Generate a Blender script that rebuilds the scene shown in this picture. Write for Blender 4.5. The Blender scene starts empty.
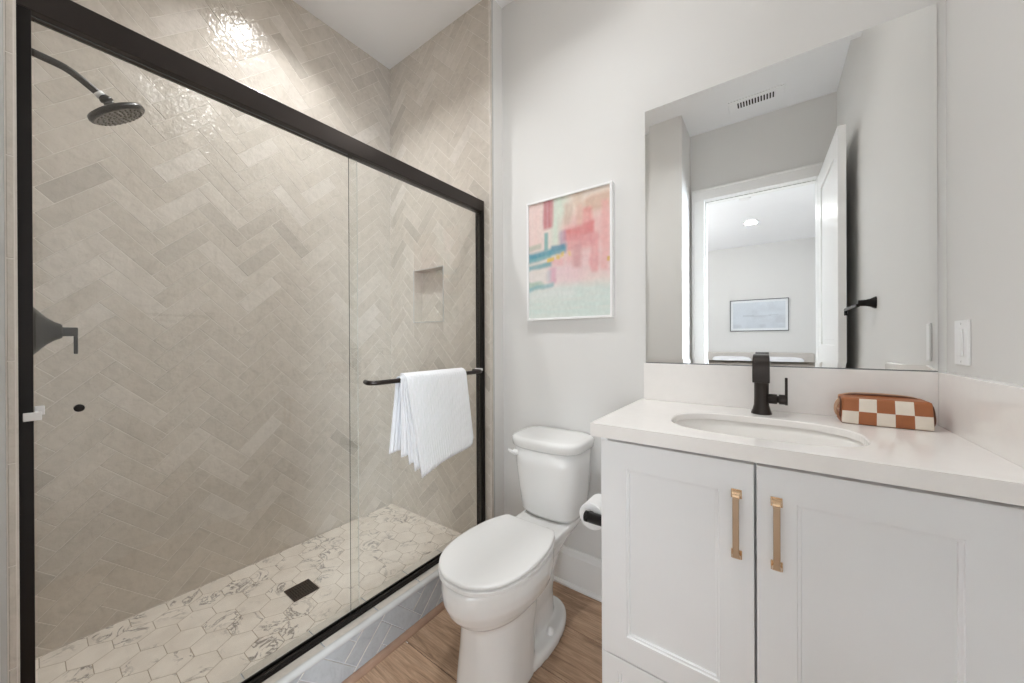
import bpy, bmesh, math, random
import numpy as np
from mathutils import Vector, Matrix

random.seed(7)
S = bpy.context.scene
COL = S.collection
PI = math.pi

# ------------------------------------------------------------------ camera
YAW, PITCH, ROLL = math.radians(35.984), math.radians(-0.0728), math.radians(-0.2692)
FW = Vector((-math.sin(YAW)*math.cos(PITCH), math.cos(YAW)*math.cos(PITCH), math.sin(PITCH)))
RT = Vector((math.cos(YAW), math.sin(YAW), 0))
UP = RT.cross(FW)
R2 = RT*math.cos(ROLL) + UP*math.sin(ROLL)
U2 = -RT*math.sin(ROLL) + UP*math.cos(ROLL)
cd = bpy.data.cameras.new('camera'); cam = bpy.data.objects.new('camera', cd); COL.objects.link(cam)
M = Matrix.Identity(4)
for i in range(3):
    M[i][0] = R2[i]; M[i][1] = U2[i]; M[i][2] = -FW[i]
M[2][3] = 1.11
cam.matrix_world = M
cd.sensor_fit = 'HORIZONTAL'; cd.sensor_width = 36; cd.lens = 353.21/1024*36; cd.clip_start = .01
S.camera = cam

# ------------------------------------------------------------------ world, exposure
S.view_settings.view_transform = 'Standard'; S.view_settings.look = 'None'
S.view_settings.gamma = 1; S.view_settings.use_curve_mapping = False
S.view_settings.exposure = 0.08
w = bpy.data.worlds.new('world'); S.world = w; w.use_nodes = True
w.node_tree.nodes['Background'].inputs[0].default_value = (.75, .82, .9, 1)
w.node_tree.nodes['Background'].inputs[1].default_value = 1.0
S.cycles.max_bounces = 14; S.cycles.diffuse_bounces = 8; S.cycles.glossy_bounces = 6
S.cycles.transparent_max_bounces = 24

def area(name, loc, size, power, col=(1, 1, 1), rot=(0, 0, 0), shape='DISK', sy=None, spread=180):
    l = bpy.data.lights.new(name, 'AREA'); l.energy = power; l.color = col
    l.shape = shape; l.size = size; l.spread = math.radians(spread)
    if sy: l.size_y = sy
    o = bpy.data.objects.new(name, l); COL.objects.link(o); o.location = loc; o.rotation_euler = rot
    return o
NEUT = (.985, .995, 1.0); DAY = (.90, .955, 1.0)
def aimed(name, loc, to, size, power, col, sy, spread):
    d = Vector(to)-Vector(loc)
    return area(name, loc, size, power, col, d.to_track_quat('-Z', 'Y').to_euler(), 'RECTANGLE', sy, spread)
area('shower_downlight_lamp', (-1.53, .70, 2.815), .13, 6.6, NEUT, spread=118)
area('room_downlight_lamp', (-.62, .70, 2.815), .13, 5.5, NEUT, spread=135)
area('bedroom_downlight_lamp', (-.20, -3.27, 2.80), .15, 7.5, NEUT)
# added fill lamps with a daylight tint, unseen in the bedroom, aimed through the doorway
aimed('bedroom_fill_light_east', (1.35, -4.6, 1.5), (-.1, -.4, 1.3), 1.1, 8.5, DAY, 1.8, 60)
aimed('bedroom_fill_light_side', (1.8, -1.7, 1.4), (-.1, -.4, 1.1), 1.0, 56, (.82, .91, 1.0), 1.8, 70)
area('bedroom_ceiling_fill', (-2.2, -2.6, 1.5), .3, 38, (.97, .98, 1.0), (PI, 0, 0))  # added upward fill, out of view, to brighten the bedroom ceiling

# ------------------------------------------------------------------ measures (metres)
YB, XR, XT, YS, YN, ZC = 1.4546, .388, -1.934, 1.36, -.0106, 2.831
XCF, ZCURB, ZF, YD, XJ = -1.11, .153, .087, -.416, -.533

# ------------------------------------------------------------------ materials
def srgb(r, g, b):
    f = lambda c: (c/255/12.92) if c/255 <= .04045 else ((c/255+.055)/1.055)**2.4
    return (f(r), f(g), f(b), 1)

class MT:
    def __init__(s, name):
        s.m = bpy.data.materials.new(name); s.m.use_nodes = True; s.t = s.m.node_tree
        s.b = s.t.nodes['Principled BSDF']; s.out = s.t.nodes['Material Output']
    def n(s, typ, **kw):
        x = s.t.nodes.new(typ)
        for k, v in kw.items():
            if k[0] == '_': x.inputs[k[1:].replace('_', ' ')].default_value = v
            else: setattr(x, k, v)
        return x
    def l(s, a, b): s.t.links.new(a, b)
    def set(s, **kw):
        for k, v in kw.items(): s.b.inputs[k.replace('_', ' ')].default_value = v
        return s
    def coord(s, scale=(1, 1, 1), rot=(0, 0, 0)):
        c = s.n('ShaderNodeTexCoord'); m = s.n('ShaderNodeMapping')
        m.inputs['Scale'].default_value = scale; m.inputs['Rotation'].default_value = rot
        s.l(c.outputs['Object'], m.inputs['Vector']); return m.outputs[0]
    def noise(s, vec, scale, detail=3, rough=.5, dist=0):
        n = s.n('ShaderNodeTexNoise'); n.inputs['Scale'].default_value = scale
        n.inputs['Detail'].default_value = detail; n.inputs['Roughness'].default_value = rough
        n.inputs['Distortion'].default_value = dist
        if vec is not None: s.l(vec, n.inputs['Vector'])
        return n.outputs['Fac']
    def ramp(s, fac, stops):
        r = s.n('ShaderNodeValToRGB'); e = r.color_ramp.elements
        while len(e) < len(stops): e.new(.5)
        for k, (p, c) in enumerate(stops): e[k].position = p; e[k].color = c
        s.l(fac, r.inputs[0]); return r.outputs[0]
    def mix(s, fac, a, b, mode='MIX'):
        x = s.n('ShaderNodeMix'); x.data_type = 'RGBA'; x.blend_type = mode
        for v, i in ((fac, 0), (a, 6), (b, 7)):
            if hasattr(v, 'links'): s.l(v, x.inputs[i])
            else: x.inputs[i].default_value = v
        return x.outputs[2]
    def bump(s, h, strength=.1, dist=.01):
        b = s.n('ShaderNodeBump'); b.inputs['Strength'].default_value = strength
        b.inputs['Distance'].default_value = dist; s.l(h, b.inputs['Height']); s.l(b.outputs[0], s.b.inputs['Normal'])

def plain(name, col, rough=.5, metal=0, bump=None, spec=.5, var=.03, vs=6, coat=0):
    t = MT(name); t.set(Roughness=rough, Metallic=metal, Specular_IOR_Level=spec, Coat_Weight=coat, Coat_Roughness=.05)
    v = t.coord(); nz = t.noise(v, vs, 3)
    lo = tuple(c*(1-var) for c in col[:3])+(1,); hi = tuple(min(1, c*(1+var)) for c in col[:3])+(1,)
    t.l(t.ramp(nz, [(.3, lo), (.7, hi)]), t.b.inputs['Base Color'])
    if bump: t.bump(t.noise(v, bump[0], 4), bump[1], bump[2])
    return t.m

PAINT = plain('wall_paint', srgb(225, 224, 222), .6, bump=(260, .12, .0015), spec=.35, var=.008, vs=2)
CEILP = plain('ceiling_paint', srgb(247, 248, 250), .8, var=.005, spec=.2)
TRIM = plain('trim_paint', srgb(240, 240, 239), .35, var=.006, spec=.4)
CABP = plain('cabinet_paint', srgb(239, 240, 241), .42, var=.006, spec=.35)
BLACK = plain('black_metal', srgb(34, 31, 30), .32, .6, var=.08)
BRONZE = plain('dark_bronze_metal', srgb(56, 50, 47), .28, .6, var=.08)
SHOWM = plain('gunmetal', srgb(72, 70, 68), .34, .7, var=.06)
BRASS = plain('champagne_brass', srgb(216, 184, 150), .25, 1.0, var=.03)
BRASSB = plain('brushed_brass', srgb(186, 162, 138), .4, .9, var=.04)
PORC = plain('white_porcelain', srgb(238, 238, 237), .12, spec=.5, var=.004, coat=.3)
SEATP = plain('white_seat_plastic', srgb(238, 238, 237), .22, var=.004)
QUARTZ = plain('white_quartz', srgb(242, 239, 236), .16, var=.012, vs=30)
GAP = plain('dark_gap', srgb(60, 58, 56), .8)
PAPER = plain('toilet_paper', srgb(240, 240, 240), .95, bump=(180, .3, .002))
CARD = plain('cardboard', srgb(170, 150, 130), .9)
WHITEPL = plain('white_plastic', srgb(240, 240, 240), .3, var=.004)
GREY = plain('grey_trim_tile', srgb(196, 196, 194), .2, var=.05, vs=15)
GROUTC = plain('curb_grout', srgb(196, 198, 200), .85)
GROUT = plain('grout', srgb(220, 214, 206), .85, var=.04, vs=40)
GROUTF = plain('floor_grout', srgb(176, 163, 147), .9, var=.04, vs=40)
DARK = plain('dark_slot', (.012, .012, .012, 1), .9)
LEATH = plain('tan_leather', srgb(162, 98, 58), .5, bump=(500, .2, .001), var=.06, vs=30)
CREAM = plain('cream_leather', srgb(228, 218, 204), .55, bump=(500, .2, .001), var=.03, vs=30)
TANST = plain('tan_strap', srgb(196, 158, 128), .55, var=.04)
BROWN = plain('dark_zip', srgb(96, 58, 38), .6)
BEDD = plain('bedding', srgb(236, 236, 238), .9, bump=(30, .3, .01))
HEADB = plain('headboard_fabric', srgb(206, 200, 194), .9, bump=(300, .3, .001))
SILVER = plain('silver_frame', srgb(110, 112, 114), .35, .6)
CARPET = plain('carpet', srgb(190, 182, 172), .95, bump=(300, .5, .004))

def emis(name, col, st):
    t = MT(name); t.set(Base_Color=col, Roughness=.4)
    t.b.inputs['Emission Color'].default_value = col; t.b.inputs['Emission Strength'].default_value = st
    return t.m
LAMP = emis('lamp_diffuser', (1, .96, .9, 1), 16)

def tile_material(name, base, alt, rough, bs=1.0):
    t = MT(name); t.set(Roughness=rough, Specular_IOR_Level=.5, Coat_Weight=0.0)
    a = t.n('ShaderNodeAttribute', attribute_name='tint')
    v = t.coord()
    c = t.ramp(a.outputs['Fac'], [(0, tuple(x*.80 for x in base[:3])+(1,)), (.06, tuple(x*.95 for x in base[:3])+(1,)), (.8, base), (1, alt)])
    cloud = t.ramp(t.noise(v, 18, 5, .62, 1.2), [(.28, (.88, .88, .87, 1)), (.5, (.99, .99, .985, 1)), (.72, (1.05, 1.05, 1.05, 1))])
    t.l(t.mix(1.0, c, cloud, 'MULTIPLY'), t.b.inputs['Base Color'])
    n1 = t.noise(v, 62, 2, .5, .4); n2 = t.noise(v, 11, 2)
    ad = t.n('ShaderNodeMath', operation='MULTIPLY_ADD'); ad.inputs[1].default_value = 1.6
    t.l(n2, ad.inputs[0]); t.l(n1, ad.inputs[2])
    t.bump(ad.outputs[0], .30*bs, .006)
    return t.m
TILE = tile_material('glazed_tile', srgb(208, 200, 190), srgb(216, 209, 201), .09)

CTILE_DAYLIT = tile_material('curb_tile_daylit', srgb(176, 178, 180), srgb(196, 197, 198), .12)  # glazed tile again for the curb face, cool daylight put into its colour

def marble():
    t = MT('marble_hex'); t.set(Roughness=.3)
    a = t.n('ShaderNodeAttribute', attribute_name='off')
    c = t.n('ShaderNodeTexCoord'); ad = t.n('ShaderNodeVectorMath', operation='MULTIPLY_ADD')
    ad.inputs[1].default_value = (9, 9, 9)
    t.l(a.outputs['Color'], ad.inputs[0]); t.l(c.outputs['Object'], ad.inputs[2])
    n1 = t.noise(ad.outputs[0], 9, 6, .62, 1.3)
    s = t.n('ShaderNodeMath', operation='SUBTRACT'); s.inputs[1].default_value = .5; t.l(n1, s.inputs[0])
    ab = t.n('ShaderNodeMath', operation='ABSOLUTE'); t.l(s.outputs[0], ab.inputs[0])
    vein = t.ramp(ab.outputs[0], [(0, (.95, .95, .95, 1)), (.03, (0, 0, 0, 1))])
    msk = t.ramp(t.noise(ad.outputs[0], 5.5, 2), [(.49, (0, 0, 0, 1)), (.60, (1, 1, 1, 1))])
    f = t.mix(1.0, vein, msk, 'MULTIPLY')
    soft = t.ramp(t.noise(ad.outputs[0], 12, 4), [(.3, srgb(220, 211, 200)), (.6, srgb(234, 226, 216))])
    t.l(t.mix(f, soft, srgb(112, 104, 98)), t.b.inputs['Base Color'])
    return t.m
MARBLE = marble()

def wood():
    t = MT('wood_floor'); t.set(Roughness=.42, Specular_IOR_Level=.4)
    a = t.n('ShaderNodeAttribute', attribute_name='off')
    c = t.n('ShaderNodeTexCoord'); ad = t.n('ShaderNodeVectorMath', operation='MULTIPLY_ADD'); ad.inputs[1].default_value = (7, 7, 7)
    t.l(a.outputs['Color'], ad.inputs[0]); t.l(c.outputs['Object'], ad.inputs[2])
    m = t.n('ShaderNodeMapping'); m.inputs['Scale'].default_value = (1.3, 11, 1); t.l(ad.outputs[0], m.inputs['Vector'])
    g = t.noise(m.outputs[0], 3.2, 8, .68, 1.2)
    col = t.ramp(g, [(.28, srgb(126, 100, 80)), (.45, srgb(170, 140, 115)), (.58, srgb(190, 160, 134)), (.75, srgb(146, 118, 96))])
    m2 = t.n('ShaderNodeMapping'); m2.inputs['Scale'].default_value = (4, 90, 1); t.l(ad.outputs[0], m2.inputs['Vector'])
    fine = t.ramp(t.noise(m2.outputs[0], 3, 4), [(.3, (.74, .74, .74, 1)), (.6, (1.05, 1.05, 1.05, 1))])
    x = t.mix(1.0, col, fine, 'MULTIPLY')
    t2 = t.n('ShaderNodeAttribute', attribute_name='tint')
    br = t.ramp(t2.outputs['Fac'], [(0, (.84, .84, .84, 1)), (1, (1.1, 1.09, 1.08, 1))])
    t.l(t.mix(1.0, x, br, 'MULTIPLY'), t.b.inputs['Base Color'])
    t.bump(g, .06, .01)
    return t.m
WOOD = wood()

def glass_mat():
    t = MT('clear_glass'); t.t.nodes.remove(t.b)
    tr = t.n('ShaderNodeBsdfTransparent'); tr.inputs[0].default_value = (.985, .99, .985, 1)
    gl = t.n('ShaderNodeBsdfGlossy'); gl.inputs['Roughness'].default_value = 0.0
    lw = t.n('ShaderNodeLayerWeight'); lw.inputs[0].default_value = .5
    p = t.n('ShaderNodeMath', operation='POWER'); p.inputs[1].default_value = 5; t.l(lw.outputs['Facing'], p.inputs[0])
    q = t.n('ShaderNodeMath', operation='MULTIPLY_ADD'); q.inputs[1].default_value = .9; q.inputs[2].default_value = .035
    t.l(p.outputs[0], q.inputs[0])
    mx = t.n('ShaderNodeMixShader'); t.l(q.outputs[0], mx.inputs[0]); t.l(tr.outputs[0], mx.inputs[1]); t.l(gl.outputs[0], mx.inputs[2])
    t.l(mx.outputs[0], t.out.inputs[0]); return t.m
GLASS = glass_mat()
GEDGE = plain('glass_edge', srgb(84, 84, 78), .15)
PEDGE = plain('pale_glass_edge', srgb(200, 200, 194), .15)
MIRR = MT('mirror_silver').set(Base_Color=(.93, .94, .935, 1), Metallic=1.0, Roughness=0.0).m

def towel_mat():
    t = MT('ribbed_cotton'); t.set(Roughness=.95, Specular_IOR_Level=.1); t.b.inputs['Base Color'].default_value = srgb(244, 245, 248)
    t.b.inputs['Sheen Weight'].default_value = .3
    a = t.n('ShaderNodeAttribute', attribute_name='rib'); sp = t.n('ShaderNodeSeparateColor'); t.l(a.outputs['Color'], sp.inputs[0])
    m = t.n('ShaderNodeMath', operation='MULTIPLY'); m.inputs[1].default_value = 2*PI*27; t.l(sp.outputs[0], m.inputs[0])
    s = t.n('ShaderNodeMath', operation='SINE'); t.l(m.outputs[0], s.inputs[0])
    nz = t.noise(t.coord(), 400, 1)
    ad = t.n('ShaderNodeMath', operation='ADD'); t.l(s.outputs[0], ad.inputs[0]); t.l(nz, ad.inputs[1])
    t.bump(nz, .25, .0015); return t.m
TOWEL = towel_mat()

def vcol_mat(name, rough=.5, coat=0):
    t = MT(name); t.set(Roughness=rough, Coat_Weight=coat, Coat_Roughness=.02)
    a = t.n('ShaderNodeAttribute', attribute_name='pigment')
    v = t.coord((1, 1, 1)); n = t.ramp(t.noise(v, 60, 4, .6), [(.3, (.96, .96, .96, 1)), (.7, (1.03, 1.03, 1.03, 1))])
    t.l(t.mix(1.0, a.outputs['Color'], n, 'MULTIPLY'), t.b.inputs['Base Color']); return t.m
PIGM = vcol_mat('painted_canvas', .6, .0)

# ------------------------------------------------------------------ mesh helpers
def new_obj(name, me, parent=None):
    o = bpy.data.objects.new(name, me); COL.objects.link(o)
    if parent:
        o.parent = parent; o.matrix_parent_inverse = Matrix.Translation(-parent.location)
    return o
def build(name, bm, mats, parent=None, smooth=False, bevel=0, seg=2, sharp=0):
    bmesh.ops.recalc_face_normals(bm, faces=bm.faces[:])
    me = bpy.data.meshes.new(name); bm.to_mesh(me); bm.free()
    for m in (mats if isinstance(mats, (list, tuple)) else [mats]): me.materials.append(m)
    o = new_obj(name, me, parent)
    if bevel:
        b = o.modifiers.new('bevel', 'BEVEL'); b.width = bevel; b.segments = seg; b.limit_method = 'ANGLE'; b.angle_limit = math.radians(35)
        smooth = True
    if smooth:
        for p in me.polygons: p.use_smooth = True
        if sharp: me.set_sharp_from_angle(angle=math.radians(sharp))
        if bevel:
            try:
                wn = o.modifiers.new('wn', 'WEIGHTED_NORMAL'); wn.keep_sharp = True
            except Exception: pass
    return o
def box(bm, x0, x1, y0, y1, z0, z1, mi=0):
    vs = [bm.verts.new((x, y, z)) for x in (x0, x1) for y in (y0, y1) for z in (z0, z1)]
    for f in ((0, 1, 3, 2), (4, 6, 7, 5), (0, 4, 5, 1), (2, 3, 7, 6), (0, 2, 6, 4), (1, 5, 7, 3)):
        bm.faces.new([vs[i] for i in f]).material_index = mi
    return vs
def B(*boxes):
    bm = bmesh.new()
    for b in boxes: box(bm, *b)
    return bm
def loft(bm, secs, cap=True, mi=0):
    rows = [[bm.verts.new(p) for p in s] for s in secs]; n = len(rows[0])
    for a, b in zip(rows, rows[1:]):
        for i in range(n):
            bm.faces.new((a[i], a[(i+1) % n], b[(i+1) % n], b[i])).material_index = mi
    if cap:
        bm.faces.new(rows[0][::-1]).material_index = mi; bm.faces.new(rows[-1]).material_index = mi
def tube(bm, pts, r, n=16, mi=0, cap=True):
    pts = [Vector(p) for p in pts]; rs = r if isinstance(r, (list, tuple)) else [r]*len(pts)
    secs = []; prev = None
    for i, p in enumerate(pts):
        d = (pts[min(i+1, len(pts)-1)]-pts[max(i-1, 0)]).normalized()
        if prev is None:
            a = Vector((0, 0, 1)) if abs(d.z) < .9 else Vector((1, 0, 0))
            u = d.cross(a).normalized()
        else: u = (prev - d*prev.dot(d)).normalized()
        prev = u; v = d.cross(u)
        secs.append([p + (u*math.cos(2*PI*k/n)+v*math.sin(2*PI*k/n))*rs[i] for k in range(n)])
    loft(bm, secs, cap, mi)
def smoothpath(pts, n=8):
    P = [Vector(p) for p in pts]; P = [P[0]*2-P[1]]+P+[P[-1]*2-P[-2]]; out = []
    for i in range(1, len(P)-2):
        for k in range(n):
            t = k/n; a, b, c, d = P[i-1:i+3]
            out.append(.5*((2*b)+(c-a)*t+(2*a-5*b+4*c-d)*t*t+(-a+3*b-3*c+d)*t**3))
    out.append(P[-2]); return out
def lathe(bm, prof, c, axis='z', n=32, mi=0, sq=1.0):
    c = Vector(c); secs = []
    for r, h in prof:
        ring = []
        for k in range(n):
            a = 2*PI*k/n; ca, sa = math.cos(a), math.sin(a)
            if sq != 1.0:
                ca = math.copysign(abs(ca)**sq, ca); sa = math.copysign(abs(sa)**sq, sa)
            p = {'z': (r*ca, r*sa, h), 'y': (r*ca, h, r*sa), 'x': (h, r*ca, r*sa)}[axis]
            ring.append(c+Vector(p))
        secs.append(ring)
    loft(bm, secs, True, mi)
def sellipse(cx, cy, z, hx, hy, e=.8, n=48):
    r = []
    for k in range(n):
        a = 2*PI*k/n; c, s = math.cos(a), math.sin(a)
        r.append(Vector((cx+hx*math.copysign(abs(c)**e, c), cy+hy*math.copysign(abs(s)**e, s), z)))
    return r

# ------------------------------------------------------------------ tagging
def tag(o, label, cat, group=None, kind=None):
    o['label'] = label; o['category'] = cat
    if group: o['group'] = group
    if kind: o['kind'] = kind
    return o
def thing(name, label, cat, loc, group=None):
    o = bpy.data.objects.new(name, None); COL.objects.link(o); o.location = loc; o.empty_display_size = .05
    bpy.context.view_layer.update()
    return tag(o, label, cat, group)
def struct(name, bm, mats, label, cat, **kw):
    o = build(name, bm, mats, **kw); o['kind'] = 'structure'; o['label'] = label; o['category'] = cat; return o
def sub(name, bm, mats, parent, **kw): return build(name, bm, mats, parent, **kw)

# ------------------------------------------------------------------ tiling
def clip(poly, a, b, c):                    # keep a*x+b*y<=c
    out = []
    for i in range(len(poly)):
        p, q = poly[i], poly[(i+1) % len(poly)]
        dp, dq = a*p[0]+b*p[1]-c, a*q[0]+b*q[1]-c
        if dp <= 0: out.append(p)
        if dp*dq < 0:
            t = dp/(dp-dq); out.append((p[0]+(q[0]-p[0])*t, p[1]+(q[1]-p[1])*t))
    return out
def cliprect(poly, r):
    for a, b, c in ((-1, 0, -r[0]), (1, 0, r[1]), (0, -1, -r[2]), (0, 1, r[3])):
        if len(poly) < 3: return []
        poly = clip(poly, a, b, c)
    return poly
def parea(p): return .5*sum(p[i][0]*p[(i+1) % len(p)][1]-p[(i+1) % len(p)][0]*p[i][1] for i in range(len(p)))
def inset(poly, d):
    if parea(poly) < 0: poly = poly[::-1]
    q = poly; n = len(poly)
    for i in range(n):
        (x0, y0), (x1, y1) = poly[i], poly[(i+1) % n]
        L = math.hypot(x1-x0, y1-y0)
        if L < 1e-7: continue
        nx, ny = (y1-y0)/L, -(x1-x0)/L      # outward
        q = clip(q, nx, ny, nx*x0+ny*y0-d)
        if len(q) < 3: return []
    # drop duplicates
    o = []
    for p in q:
        if not o or math.hypot(p[0]-o[-1][0], p[1]-o[-1][1]) > 3e-5: o.append(p)
    if len(o) > 2 and math.hypot(o[0][0]-o[-1][0], o[0][1]-o[-1][1]) < 3e-5: o.pop()
    return o if len(o) > 2 and parea(o) > 4e-6 else []
def herring(rect, O, L=.1923, W=.0589, flip=1):
    r2 = math.sqrt(.5); tiles = []
    cy, cz = (rect[0]+rect[1])/2, (rect[2]+rect[3])/2
    ext = max(rect[1]-rect[0], rect[3]-rect[2]) + .5
    N = int(ext/W)+4; Mm = int(ext/L)+4
    for m in range(-Mm*2, Mm*2):
        for k in range(-N*2, N*2):
            u0, v0 = m*L-k*W, m*L+k*W
            for (a, b, c, d) in ((0, L, 0, W), (L, L+W, 0, L)):
                pts = [(u0+a, v0+c), (u0+b, v0+c), (u0+b, v0+d), (u0+a, v0+d)]
                wp = [(O[0]+flip*(u+v)*r2, O[1]+(v-u)*r2) for u, v in pts]
                if max(p[0] for p in wp) < rect[0] or min(p[0] for p in wp) > rect[1] or max(p[1] for p in wp) < rect[2] or min(p[1] for p in wp) > rect[3]: continue
                q = cliprect(wp, rect)
                if len(q) > 2: tiles.append(q)
    return tiles
def hexes(rect, O, R):
    out = []; s3 = math.sqrt(3)
    for i in range(-14, 15):
        for j in range(-22, 23):
            cx = O[0]+i*1.5*R; cy = O[1]+(j+.5*(i % 2))*s3*R
            q = cliprect([(cx+R*math.cos(PI/3*k), cy+R*math.sin(PI/3*k)) for k in range(6)], rect)
            if len(q) > 2: out.append(q)
    return out
def tiles_mesh(bm, tiles, to3, nrm, g=.0011, h=.0009, bv=.0010, tilt=.00028):
    """to3 maps (a,b)->point on the grout plane, nrm = outward direction"""
    ct = bm.loops.layers.float_color.get('tint') or bm.loops.layers.float_color.new('tint')
    co = bm.loops.layers.float_color.get('off') or bm.loops.layers.float_color.new('off')
    nrm = Vector(nrm)
    for t in tiles:
        a = inset(t, g); 
        if not a: continue
        b = inset(a, bv)
        v = random.random(); tint = (v, v, v, 1); off = (random.random(), random.random(), random.random(), 1)
        sa, sb = random.uniform(-tilt, tilt), random.uniform(-tilt, tilt)
        if not b or len(b) != len(a):
            fs = [bm.faces.new([bm.verts.new(to3(*p)+nrm*(h*.7)) for p in a])]
        else:
            cx = sum(p[0] for p in b)/len(b); cz = sum(p[1] for p in b)/len(b)
            # match start indices
            k0 = min(range(len(b)), key=lambda k: math.hypot(b[k][0]-a[0][0], b[k][1]-a[0][1])); b = b[k0:]+b[:k0]
            A = [bm.verts.new(to3(*p)) for p in a]
            Bv = [bm.verts.new(to3(*p)+nrm*(h+sa*(p[0]-cx)/.05+sb*(p[1]-cz)/.05)) for p in b]
            fs = [bm.faces.new(Bv)]+[bm.faces.new((A[i], A[(i+1) % len(A)], Bv[(i+1) % len(A)], Bv[i])) for i in range(len(A))]
        for f in fs:
            f.material_index = 1
            for lp in f.loops: lp[ct] = tint; lp[co] = off

# ================================================================== SETTING
# ---- wood floor planks (run along x)
bm = B((-1.08, XR, YD-.05, YB, -.03, -.0025))
planks = []
pw = .205; y = 1.03-pw*8
while y < YB:
    x = -1.2 - random.random()*1.0
    while x < XR:
        L = 1.25
        q = cliprect([(x, y), (x+L, y), (x+L, y+pw), (x, y+pw)], (XCF-.02, XR, YD-.05, YB))
        if len(q) > 2: planks.append(q)
        x += L
    y += pw
tiles_mesh(bm, planks, lambda a, b: Vector((a, b, -.0025)), (0, 0, 1), g=.0008, h=.0025, bv=.0018, tilt=0)
struct('floor', bm, [DARK, WOOD], 'brown wood plank floor between toilet, vanity and shower curb', 'floor')

# ---- ceiling
struct('ceiling', B((XT-.1, XR+.1, YD-.12, YB+.12, ZC, ZC+.1)), CEILP, 'white ceiling over shower and room', 'ceiling')

# ---- painted walls
struct('wall_back', B((-1.19, XR+.1, YB, YB+.1, -.03, ZC)), PAINT, 'pale wall behind toilet, picture and mirror', 'wall')
struct('wall_right', B((XR, XR+.1, YD-.12, YB, -.03, ZC)), PAINT, 'pale wall at right with the light switch', 'wall')
# front wall with door opening
OX0, OX1, OZ = -.427, .284, 2.268
struct('wall_front', B((XJ-.001, OX0-.015, YD-.12, YD, -.03, ZC), (OX1+.015, XR, YD-.12, YD, -.03, ZC), (OX0-.015, OX1+.015, YD-.12, YD, OZ+.015, ZC)), PAINT,
       'pale wall around the bathroom doorway, seen in the mirror', 'wall')
struct('wall_front_left', B((XCF-.001, XJ, YD-.12, -.057, -.03, ZC)), PAINT, 'pale projecting wall left of the doorway, seen in the mirror', 'wall')

# ---- shower tile walls
bm = B((XT-.1, XT, YN-.1, YS+.12, -.03, ZC))
tiles_mesh(bm, herring((YN, YS, ZF, ZC), (.425, 1.255)), lambda a, b: Vector((XT, a, b)), (1, 0, 0))
struct('wall_left', bm, [GROUT, TILE], 'long shower wall of grey herringbone tiles facing the glass', 'wall')

NX0, NX1, NZ0, NZ1, ND = -1.706, -1.458, 1.224, 1.526, .062
bm = bmesh.new()
box(bm, XT, NX0, YS, YB+.1, -.03, ZC); box(bm, NX1, XCF-.012, YS, YB-.001, -.03, ZC)
box(bm, NX0, NX1, YS, YB+.1, -.03, NZ0); box(bm, NX0, NX1, YS, YB+.1, NZ1, ZC)
box(bm, NX0, NX1, YS+ND, YB+.1, NZ0, NZ1)
ht = []
for t in herring((XT, XCF-.012, ZF, ZC), (-1.268, 2.405)):
    e = .004
    if len(cliprect(t, (NX0-e, NX1+e, NZ0-e, NZ1+e))) < 3: ht.append(t); continue
    for r in ((XT, NX0-e, ZF, ZC), (NX1+e, XCF-.012, ZF, ZC), (NX0-e, NX1+e, NZ1+e, ZC), (NX0-e, NX1+e, ZF, NZ0-e)):
        q = cliprect(t, r)
        if len(q) > 2: ht.append(q)
tiles_mesh(bm, ht, lambda a, b: Vector((a, YS, b)), (0, -1, 0))
tiles_mesh(bm, herring((NX0, NX1, NZ0, NZ1), (-1.6, 1.4)), lambda a, b: Vector((a, YS+ND, b)), (0, -1, 0))
tiles_mesh(bm, [[(YS, z0), (YS+ND, z0), (YS+ND, z1), (YS, z1)] for z0, z1 in ((NZ0, 1.40), (1.40, NZ1))], lambda a, b: Vector((NX0, a, b)), (1, 0, 0))
tiles_mesh(bm, [[(YS, z0), (YS+ND, z0), (YS+ND, z1), (YS, z1)] for z0, z1 in ((NZ0, 1.40), (1.40, NZ1))], lambda a, b: Vector((NX1, a, b)), (-1, 0, 0))
for zz, nn in ((NZ0, 1), (NZ1, -1)):
    tiles_mesh(bm, [[(NX0, YS), (NX1, YS), (NX1, YS+ND), (NX0, YS+ND)]], lambda a, b, zz=zz: Vector((a, b, zz)), (0, 0, nn))
# slim trim round the niche
for r in ((NX0-.004, NX0, NZ0-.004, NZ1+.004), (NX1, NX1+.004, NZ0-.004, NZ1+.004)): box(bm, r[0], r[1], YS-.003, YS, r[2], r[3], 2)
for r in ((NZ0-.004, NZ0), (NZ1, NZ1+.004)): box(bm, NX0, NX1, YS-.003, YS, r[0], r[1], 2)
struct('wall_shower_end', bm, [GROUT, TILE, GREY], 'herringbone tiled end wall of the shower with the square niche', 'wall')

bm = bmesh.new(); box(bm, XT, XCF-.012, -.2, YN-.002, -.03, ZC)
tiles_mesh(bm, herring((XT, XCF-.012, ZF, ZC), (-1.268, 2.405)), lambda a, b: Vector((a, YN-.002, b)), (0, 1, 0))
struct('wall_shower_near', bm, [GROUT, TILE], 'tiled shower wall carrying shower head and valve', 'wall')

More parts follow.
